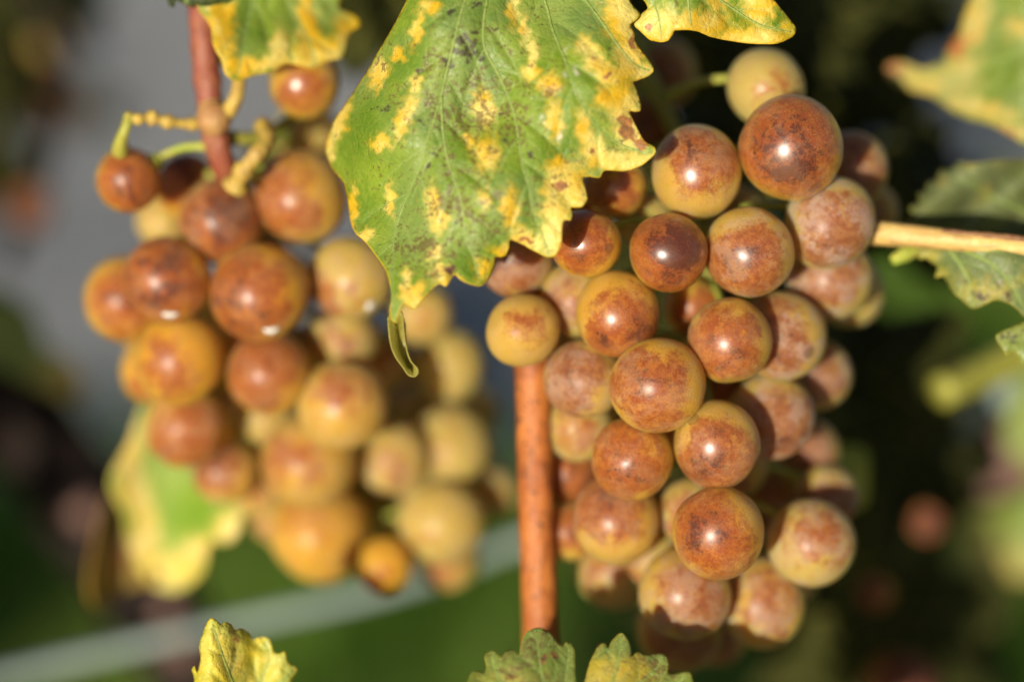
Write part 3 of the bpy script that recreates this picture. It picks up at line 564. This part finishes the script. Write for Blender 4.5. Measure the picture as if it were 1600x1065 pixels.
# px, py, r, off(m), tone, blush, mauve, dust, gloss
def mm(l): return [(a, b, c, d/1000+c*KP*D0, *rest) for a, b, c, d, *rest in l]
right = mm([
 (1235,231,83,0,.85,.86,.15,.18,1.0),(1088,269,73,3,.45,.58,.25,.30,1.0),(1197,137,62,16,.0,.10,.1,.15,.5),(1328,265,60,22,.4,.8,.7,.5,.5),(1297,348,73,3,.15,.55,.75,.80,.35),
 (1171,394,69,2,.4,.70,.35,.45,.8),(1045,394,62,0,.75,1.15,.1,.05,1.0),(915,381,55,3,.95,.75,.1,.05,1.0),(962,290,50,12,.9,.6,.2,.1,.8),(965,490,68,0,.8,.78,.12,.12,.8),(1140,531,66,2,.75,.62,.2,.2,.65),
 (1027,602,73,-1,.85,.66,.2,.3,.5),(818,516,57,8,.45,.22,.3,.2,.25),(808,405,58,14,.5,.9,.6,.6,.4),(900,467,60,10,.3,.45,.7,.55,.35),(912,593,62,9,.4,.62,.8,.5,.3),(1222,525,70,11,.4,.58,.65,.75,.3),
 (1297,435,68,14,.15,.5,.7,.85,.5),(1325,455,58,26,.1,.3,.5,.4,.4),(1272,585,58,27,.3,.7,.9,.5,.5),(1205,650,68,13,.3,.66,.75,.7,.3),(1121,694,70,0,.65,.74,.3,.25,.85),(987,716,66,2,.8,.8,.15,.2,.55),
 (1123,831,73,0,.85,.78,.1,.18,.6),(962,812,70,5,.6,.75,.4,.3,.5),(1210,777,72,15,.5,.66,.6,.7,.3),(1267,848,70,14,.1,.40,.4,.55,.4),(1262,708,52,30,.3,.7,.8,.4,.3),(1070,928,73,11,.45,.52,.5,.6,.6),(1190,942,70,15,.5,.45,.6,.6,.4),
 (960,892,60,17,.2,.15,.4,.6,.3),(1060,985,66,28,.6,.5,.4,.2,.4),(1085,800,55,17,.2,.4,.5,.6,.3),(925,735,60,14,.4,.45,.6,.6,.3),(885,735,52,26,.9,.7,.2,.1,.4),(905,665,55,20,.1,.2,.3,.4,.3),
 (1008,345,46,22,.0,.1,.2,.2,.4),(1135,590,60,20,.8,.5,.1,.1,.4),(1085,480,48,22,.8,.6,.2,.1,.4),(1150,895,58,24,.4,.4,.4,.4,.3),(1030,115,60,46,.6,.8,.4,.2,.3),(1000,205,56,36,.6,.8,.4,.2,.3),(900,330,52,26,.7,.6,.3,.1,.4),(1060,660,60,22,.8,.5,.2,.2,.3),(1150,340,50,28,.4,.5,.4,.3,.3),(1150,730,50,26,.5,.5,.5,.3,.3),(1030,875,50,22,.2,.4,.5,.5,.3),(935,660,52,28,.2,.3,.4,.4,.3),(1292,775,50,30,.3,.8,.9,.5,.3),(1235,890,50,26,.3,.4,.5,.5,.3),(872,560,48,26,.4,.5,.5,.4,.3),(890,830,46,26,.7,.5,.2,.2,.3),(1000,800,50,24,.5,.5,.4,.3,.3),(1355,330,48,34,.3,.8,.9,.4,.4),(1120,990,50,34,.5,.6,.5,.3,.3),(870,690,44,36,.9,.7,.2,.1,.3)])
bunch('right grape bunch of pinkish amber berries in sharp focus, right of the orange cane', right,
      [(900,-160,.034),(950,0,.036),(1060,220,.036),(1110,420,.030),(1090,620,.032),(1085,800,.036),(1080,920,.038)], [.0018,.0017,.0016,.0015,.0013,.0011,.0008], MS_olive)
left = mm([(a, b, c, 20+(d-17)*1.12+max(d-36, 0)*.08, t+(.08 if t > .3 else -.05), bl-(.22 if bl < .62 else .06), *r) for a, b, c, d, t, bl, *r in [
 (200,281,51,18,.95,.95,.15,.12,.45),(292,290,50,34,.95,1.0,.1,.05,.3),(345,346,66,20,.8,1.0,.35,.3,.45),(470,306,72,22,.6,.72,.25,.2,.5),(260,437,67,18,.9,1.0,.15,.2,.5),(405,457,77,17,.85,.86,.15,.15,.5),(198,467,66,28,.85,.7,.15,.2,.4),
 (548,434,66,24,.2,.50,.4,.35,.4),(280,562,71,22,.95,.55,.2,.15,.4),(240,580,52,36,.8,.6,.2,.2,.3),(420,583,66,25,.85,.85,.3,.2,.45),(537,530,54,36,.2,.5,.8,.3,.3),(535,633,70,27,.45,.45,.3,.25,.45),(290,668,62,33,.8,.7,.3,.3,.3),(352,738,50,36,.6,.85,.5,.4,.4),
 (483,720,75,34,.5,.50,.3,.3,.3),(500,830,78,38,.75,.35,.2,.2,.3),(600,883,46,42,.95,.5,.1,.1,.2),(690,815,68,44,.15,.15,.2,.2,.3),(705,695,62,46,.05,.3,.4,.3,.2),(615,715,55,44,.2,.45,.6,.4,.2),(700,570,56,52,.0,.0,.1,.2,.2),(660,490,46,45,.15,.2,.3,.3,.2),
 (625,610,60,50,.9,1.0,.1,.05,.2),(475,130,56,22,.75,.50,.2,.1,1.0),(480,210,52,46,.2,.3,.3,.3,.2),(415,650,50,44,.05,.1,.3,.3,.2),(255,345,42,36,.1,.2,.2,.3,.3),(338,622,42,38,.3,.6,.8,.3,.3),(700,875,48,52,.3,.5,.4,.2,.2),(772,770,40,56,.1,.3,.6,.6,.2),
 (560,770,60,58,.6,.5,.2,.2,.2),(390,530,60,42,.8,.6,.2,.2,.2),(330,500,55,44,.8,.6,.2,.2,.2),(470,560,55,46,.6,.6,.2,.2,.2),(600,660,55,64,.8,.8,.2,.1,.2),(440,800,52,54,.4,.3,.3,.4,.2),(400,400,55,48,.7,.8,.2,.2,.2),(360,660,55,54,.7,.6,.2,.2,.2),(640,800,52,62,.5,.5,.2,.2,.2),(430,250,50,56,.2,.3,.3,.3,.2),(450,440,50,50,.7,.8,.2,.2,.2),(640,745,50,52,.1,.2,.3,.3,.2),(570,790,50,50,.2,.3,.3,.3,.2),(440,710,50,48,.1,.2,.3,.3,.2),(400,760,46,46,.2,.3,.3,.3,.2),(660,650,50,56,.05,.1,.3,.3,.2),(745,745,44,54,.05,.1,.3,.3,.2),(560,720,48,44,.2,.3,.3,.3,.2),(600,560,48,50,.3,.5,.3,.3,.2),(740,640,40,60,.0,.1,.2,.3,.2),(230,510,44,40,.5,.5,.2,.2,.3)]])
lroot, lorg, LA = bunch('left grape bunch of orange and yellow berries, softly out of focus', left,
      [(312,-40,.024),(318,60,.024),(332,190,.025),(350,260,.027),(372,330,.040),(400,480,.052),(450,640,.060),(520,780,.066),(560,860,.068)], [.0023,.0023,.0024,.0022,.0018,.0016,.0014,.0012,.0008], MS_red)
def ltube(name, pts, radii, mat, **kw): return tube(name, [P(*q) for q in pts], radii, mat, lroot, lorg, **kw)
ltube('stem_knot', [(330,165,.0235),(334,185,.0225),(340,205,.0235)], [.0021,.0030,.0021], MS_knot, wob=.08)
ltube('side_stem', [(334,190,.024),(300,194,.022),(262,190,.020),(235,184,.019),(215,186,.018),(200,183,.018)], [.0010,.0009,.0009,.0010,.0008,.0009], MS_yellow, n=6, knob=.55, wob=.12)
q = ltube('berry_stalk', [(203,180,.018),(197,198,.0175),(190,218,.0185),(188,236,.0215)], [.0010,.0009,.0011,.0016], MS_pale); q['label'] = 'green yellow stalk on the top left berry'
ltube('side_stem', [(368,290,.023),(380,268,.021),(402,240,.020),(418,218,.022),(410,196,.026)], [.0016,.0014,.0012,.0013,.0011], MS_yellow, knob=.3, wob=.1)
ltube('side_stem', [(340,190,.025),(358,172,.022),(370,150,.021),(374,120,.022),(378,90,.024)], [.0018,.0014,.0012,.0011,.0010], MS_yellow)
ltube('side_stem', [(345,215,.027),(400,215,.030),(450,190,.036),(470,170,.034)], [.0014,.0012,.0011,.0010], MS_olive)
# small white patches on three berries of the left bunch
def patch(px, py, cx, cy, w_, h_, ang, b):
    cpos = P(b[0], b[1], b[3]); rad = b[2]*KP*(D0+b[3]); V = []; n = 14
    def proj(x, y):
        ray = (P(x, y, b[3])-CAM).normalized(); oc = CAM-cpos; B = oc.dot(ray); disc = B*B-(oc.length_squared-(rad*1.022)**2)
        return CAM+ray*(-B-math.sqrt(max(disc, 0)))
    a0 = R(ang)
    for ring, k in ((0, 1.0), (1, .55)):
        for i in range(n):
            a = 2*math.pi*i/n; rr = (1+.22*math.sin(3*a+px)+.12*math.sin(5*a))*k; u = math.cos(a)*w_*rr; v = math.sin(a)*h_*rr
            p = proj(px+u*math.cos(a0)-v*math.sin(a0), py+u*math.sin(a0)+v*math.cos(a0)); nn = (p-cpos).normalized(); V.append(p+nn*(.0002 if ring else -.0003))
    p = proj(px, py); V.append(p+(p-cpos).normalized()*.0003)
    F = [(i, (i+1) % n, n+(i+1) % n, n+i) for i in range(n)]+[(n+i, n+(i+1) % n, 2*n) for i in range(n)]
    o = mesh_obj('white_patch', [list(v) for v in V], F, M_white, lroot, lorg); o['label'] = 'small white flake on the underside of a berry'
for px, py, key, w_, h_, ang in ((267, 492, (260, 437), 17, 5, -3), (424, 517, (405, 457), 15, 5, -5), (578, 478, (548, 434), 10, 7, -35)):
    b = [a for a in LA if (a[0], a[1]) == key][0]; patch(px, py, *key, w_, h_, ang, b)

# ------------------------------------------------------------------ background foliage
def wild_leaf(seed):
    rr = random.Random(seed); out = []; n = 90
    for i in range(n):
        t = -math.pi/2+2*math.pi*(i+.5)/n
        r = .55+.0*t
        for la, lw, lh in ((math.pi/2, .42, .50), (math.pi/2-1.15, .38, .36), (math.pi/2+1.15, .38, .36), (math.pi/2-2.15, .42, .18), (math.pi/2+2.15, .42, .18)):
            d = (t-la+math.pi) % (2*math.pi)-math.pi; r = max(r, .5+lh*math.exp(-(d/lw)**2))
        r *= 1-.72*math.exp(-(((t+math.pi/2+math.pi) % (2*math.pi)-math.pi)/.20)**2)
        r *= 1+(.055 if i % 3 == 0 else -.02)+rr.uniform(-.015, .015); out.append((r*math.cos(t), r*math.sin(t)))
    V = []; F = []; rings = 9
    cv = rr.uniform(-.25, .35); tw = rr.uniform(-.2, .2)
    def z(x, y): return cv*(x*x+y*y*.6)+tw*x*y+.05*math.sin(5*x+seed)+.05*math.sin(6*y+2*x)
    V.append((0, 0, 0))
    for k in range(1, rings+1):
        f = k/rings
        for (x, y) in out:
            L = math.hypot(x, y); g = f; V.append((x*g, y*g, z(x*g, y*g)))
    for i in range(n): F.append((0, 1+i, 1+(i+1) % n))
    for k in range(rings-1):
        for i in range(n): a = 1+k*n+i; b = 1+k*n+(i+1) % n; F.append((a, a+n, b+n, b))
    vv, ff = [], []
    for la, L in ((math.pi/2, .92), (math.pi/2-1.15, .8), (math.pi/2+1.15, .8), (math.pi/2-2.15, .6), (math.pi/2+2.15, .6)):
        pts = [Vector((math.cos(la)*L*t, math.sin(la)*L*t, z(math.cos(la)*L*t, math.sin(la)*L*t)+.004)) for t in (0, .25, .5, .75, 1)]
        a, f = tube_data(pts, [.018, .014, .011, .008, .004], 5, len(vv)); vv += [list(q) for q in a]; ff += f
    a, f = tube_data([Vector((0, 0, 0)), Vector((0, -.3, -.05)), Vector((0, -.7, -.2))], [.02, .018, .018], 6, 0)
    return (V, F), (vv, ff), ([list(q) for q in a], f)
def make_wild(seed, mat):
    b, v, p = wild_leaf(seed); root = empty('vine_leaf', (0, 0, 0))
    mesh_obj('blade', b[0], b[1], mat, root); mesh_obj('veins', v[0], v[1], M_vein if mat is not ML_dark else MS_olive, root); mesh_obj('petiole', p[0], p[1], MS_olive, root); return root
def copy_tree(o, parent=None):
    c = o.copy(); COL.objects.link(c); c.parent = parent
    for ch in list(o.children): copy_tree(ch, c)
    return c
protos = {}
def place_wild(kind, px, py, off, size, face, label, group, roll=None):
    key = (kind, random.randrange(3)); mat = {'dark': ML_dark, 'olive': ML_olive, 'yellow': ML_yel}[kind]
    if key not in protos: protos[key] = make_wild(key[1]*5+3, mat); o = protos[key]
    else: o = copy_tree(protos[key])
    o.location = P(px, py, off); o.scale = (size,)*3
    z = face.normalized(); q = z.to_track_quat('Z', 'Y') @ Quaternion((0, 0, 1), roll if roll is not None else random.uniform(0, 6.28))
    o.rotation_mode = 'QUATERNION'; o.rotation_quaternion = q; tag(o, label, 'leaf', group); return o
GR = 'shaded vine leaves in the dark background'
def dark_leaf(x, y, off, size, face, **k):
    wher = 'above' if y < 180 else ('beside' if y < 620 else 'low beside')
    lab = {'above': 'dark shaded vine leaf in the blurred background above the right bunch', 'beside': 'dark shaded vine leaf in the blurred background level with the pale stalk',
           'low beside': 'dark shaded vine leaf in the blurred background right of the lower right bunch'}[wher]
    return place_wild('dark', x, y, off, size, face, lab, GR, **k)
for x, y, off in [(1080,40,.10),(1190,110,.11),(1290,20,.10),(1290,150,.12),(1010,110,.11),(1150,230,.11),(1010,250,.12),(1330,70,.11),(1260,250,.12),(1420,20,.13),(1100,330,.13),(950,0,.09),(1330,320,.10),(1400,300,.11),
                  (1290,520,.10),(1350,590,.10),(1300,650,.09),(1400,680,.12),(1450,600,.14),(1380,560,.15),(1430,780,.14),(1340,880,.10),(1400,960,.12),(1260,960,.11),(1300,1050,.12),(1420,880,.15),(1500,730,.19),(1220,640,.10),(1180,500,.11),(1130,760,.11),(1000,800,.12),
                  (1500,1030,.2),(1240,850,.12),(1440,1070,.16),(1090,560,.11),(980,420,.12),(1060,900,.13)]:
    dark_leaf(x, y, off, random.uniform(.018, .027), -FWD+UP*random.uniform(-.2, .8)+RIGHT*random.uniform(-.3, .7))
for x, y, off in ((560, 10, .10), (600, -40, .09), (530, -60, .10)):
    place_wild('dark', x, y, off, .022, -FWD+UP*.5, 'dark shaded vine leaf in the gap between the hanging leaf and the main leaf', 'shaded leaves behind the main leaf')
for x, y, off in ((0, 60, .20), (-15, 170, .21), (30, -40, .19), (60, -30, .22), (-20, 250, .22), (150, 165, .30)):
    place_wild('dark', x, y, off, random.uniform(.024, .030) if x < 100 else .014, -FWD+UP*.9+RIGHT*.9, 'dark shaded vine leaf in the blurred top left corner', 'shaded leaves in the top left corner')
# rest of this vine, one plant: unseen leaves added round the view for shade
shapes = [wild_leaf(k) for k in (2, 5, 9)]
def add_leaf(FV, FF, p, face, sz):
    q = face.to_track_quat('Z', 'Y') @ Quaternion((0, 0, 1), random.uniform(0, 6.28)); (V, F), _, _ = random.choice(shapes); base = len(FV)
    FV += [list(p+q @ (Vector(v)*sz)) for v in V]; FF += [tuple(base+a for a in f) for f in F]
OV, OF = [], []
for n_, (x, y, off) in enumerate(((520, 1220, .012), (640, 1330, .0), (420, 1340, .01), (1180, 1260, .006), (1010, 1380, -.004), (800, 1480, .0), (300, 1260, .02), (1150, 1480, .0), (560, 1480, .0), (980, 1560, .0))):
    add_leaf(OV, OF, P(x, y, off), -FWD+UP*.5+RIGHT*random.uniform(-.4, .4), .0115+.0015*(n_ % 3))
for n_ in range(14):
    add_leaf(OV, OF, P(random.uniform(-1150, -680), random.uniform(680, 1180), random.uniform(-.01, .02)), LV+UP*.3, .013+.0012*(n_ % 4))
for n_ in range(40):
    add_leaf(OV, OF, P(random.uniform(-300, 1900), random.uniform(-1400, -260), random.uniform(-.08, .16)), -FWD+UP*random.uniform(.2, 1.2)+RIGHT*random.uniform(-.4, .4), .017+.0015*(n_ % 4))
o1 = P(840, 1700, .05); o1.z = 0; gv1 = empty('shade_vine', o1); tag(gv1, 'unseen rest of the vine bearing both bunches, leaves added round the view for shade', 'vine')
fo = mesh_obj('foliage', OV, OF, ML_olive, gv1, o1); fo['kind'] = 'stuff'
tube('cane', [P(850, 1240, .0298), P(855, 1500, .034), P(850, 1900, .05), o1], [.0030, .0032, .0040, .008], MS_cane, gv1, o1, n=10, wob=.03)
tube('arm', [P(-1200, -430, .05), P(-200, -330, .05), P(840, -300, .045), P(1900, -360, .06)], [.006, .007, .007, .006], MS_bark, gv1, o1, n=12, wob=.05)
# unseen vine added to the left, leaves set sunward to shade the ground
def sunward(px, py):
    r = (P(px, py, 0)-CAM).normalized(); G = CAM+r*(CAM.z/-r.z); t = (G.y-.42)/-LV.y; return G+LV*t
FV, FF = [], []
for (x0, x1, y0, y1, n) in ((1080, 1650, 560, 1150, 62), (-140, 300, 700, 960, 34), (1000, 1650, -80, 330, 30), (600, 830, 430, 640, 14), (60, 200, 130, 190, 1), (-40, 0, 0, 200, 3)):
    for i in range(n):
        p = sunward(random.uniform(x0, x1), random.uniform(y0, y1))+Vector((0, random.uniform(-.04, .04), 0)); sz = random.uniform(.045, .06)
        if p.x > -.19 and p.z > .66: continue
        q = (LV+Vector((random.gauss(0, .4), random.gauss(0, .4), random.gauss(0, .4)))).to_track_quat('Z', 'Y') @ Quaternion((0, 0, 1), random.uniform(0, 6.28))
        (V, F), _, _ = random.choice(shapes); base = len(FV)
        FV += [list(p+q @ (Vector(v)*sz)) for v in V]; FF += [tuple(base+a for a in f) for f in F]
fv = np.array(FV); o0 = Vector((float(fv[:, 0].mean()), .42, 0)); gv = empty('shade_vine', o0)
tag(gv, 'unseen vine added to the left of the view to shade the ground', 'vine')
fo = mesh_obj('foliage', FV, FF, ML_olive, gv, o0); fo['kind'] = 'stuff'
tube('trunk', [Vector((o0.x, .43, -.01)), Vector((o0.x+.03, .44, .3)), Vector((o0.x-.02, .43, .6)), Vector((o0.x+.02, .43, .9))], [.022, .019, .018, .015], MS_bark, gv, o0, wob=.05, knob=.15)
for zz in (.55, .8): tube('arm', [Vector((float(fv[:, 0].min()), .43, zz)), Vector((o0.x, .435, zz-.04)), Vector((o0.x+.12, .43, zz))], [.006, .010, .006], MS_bark, gv, o0, n=12, wob=.05)
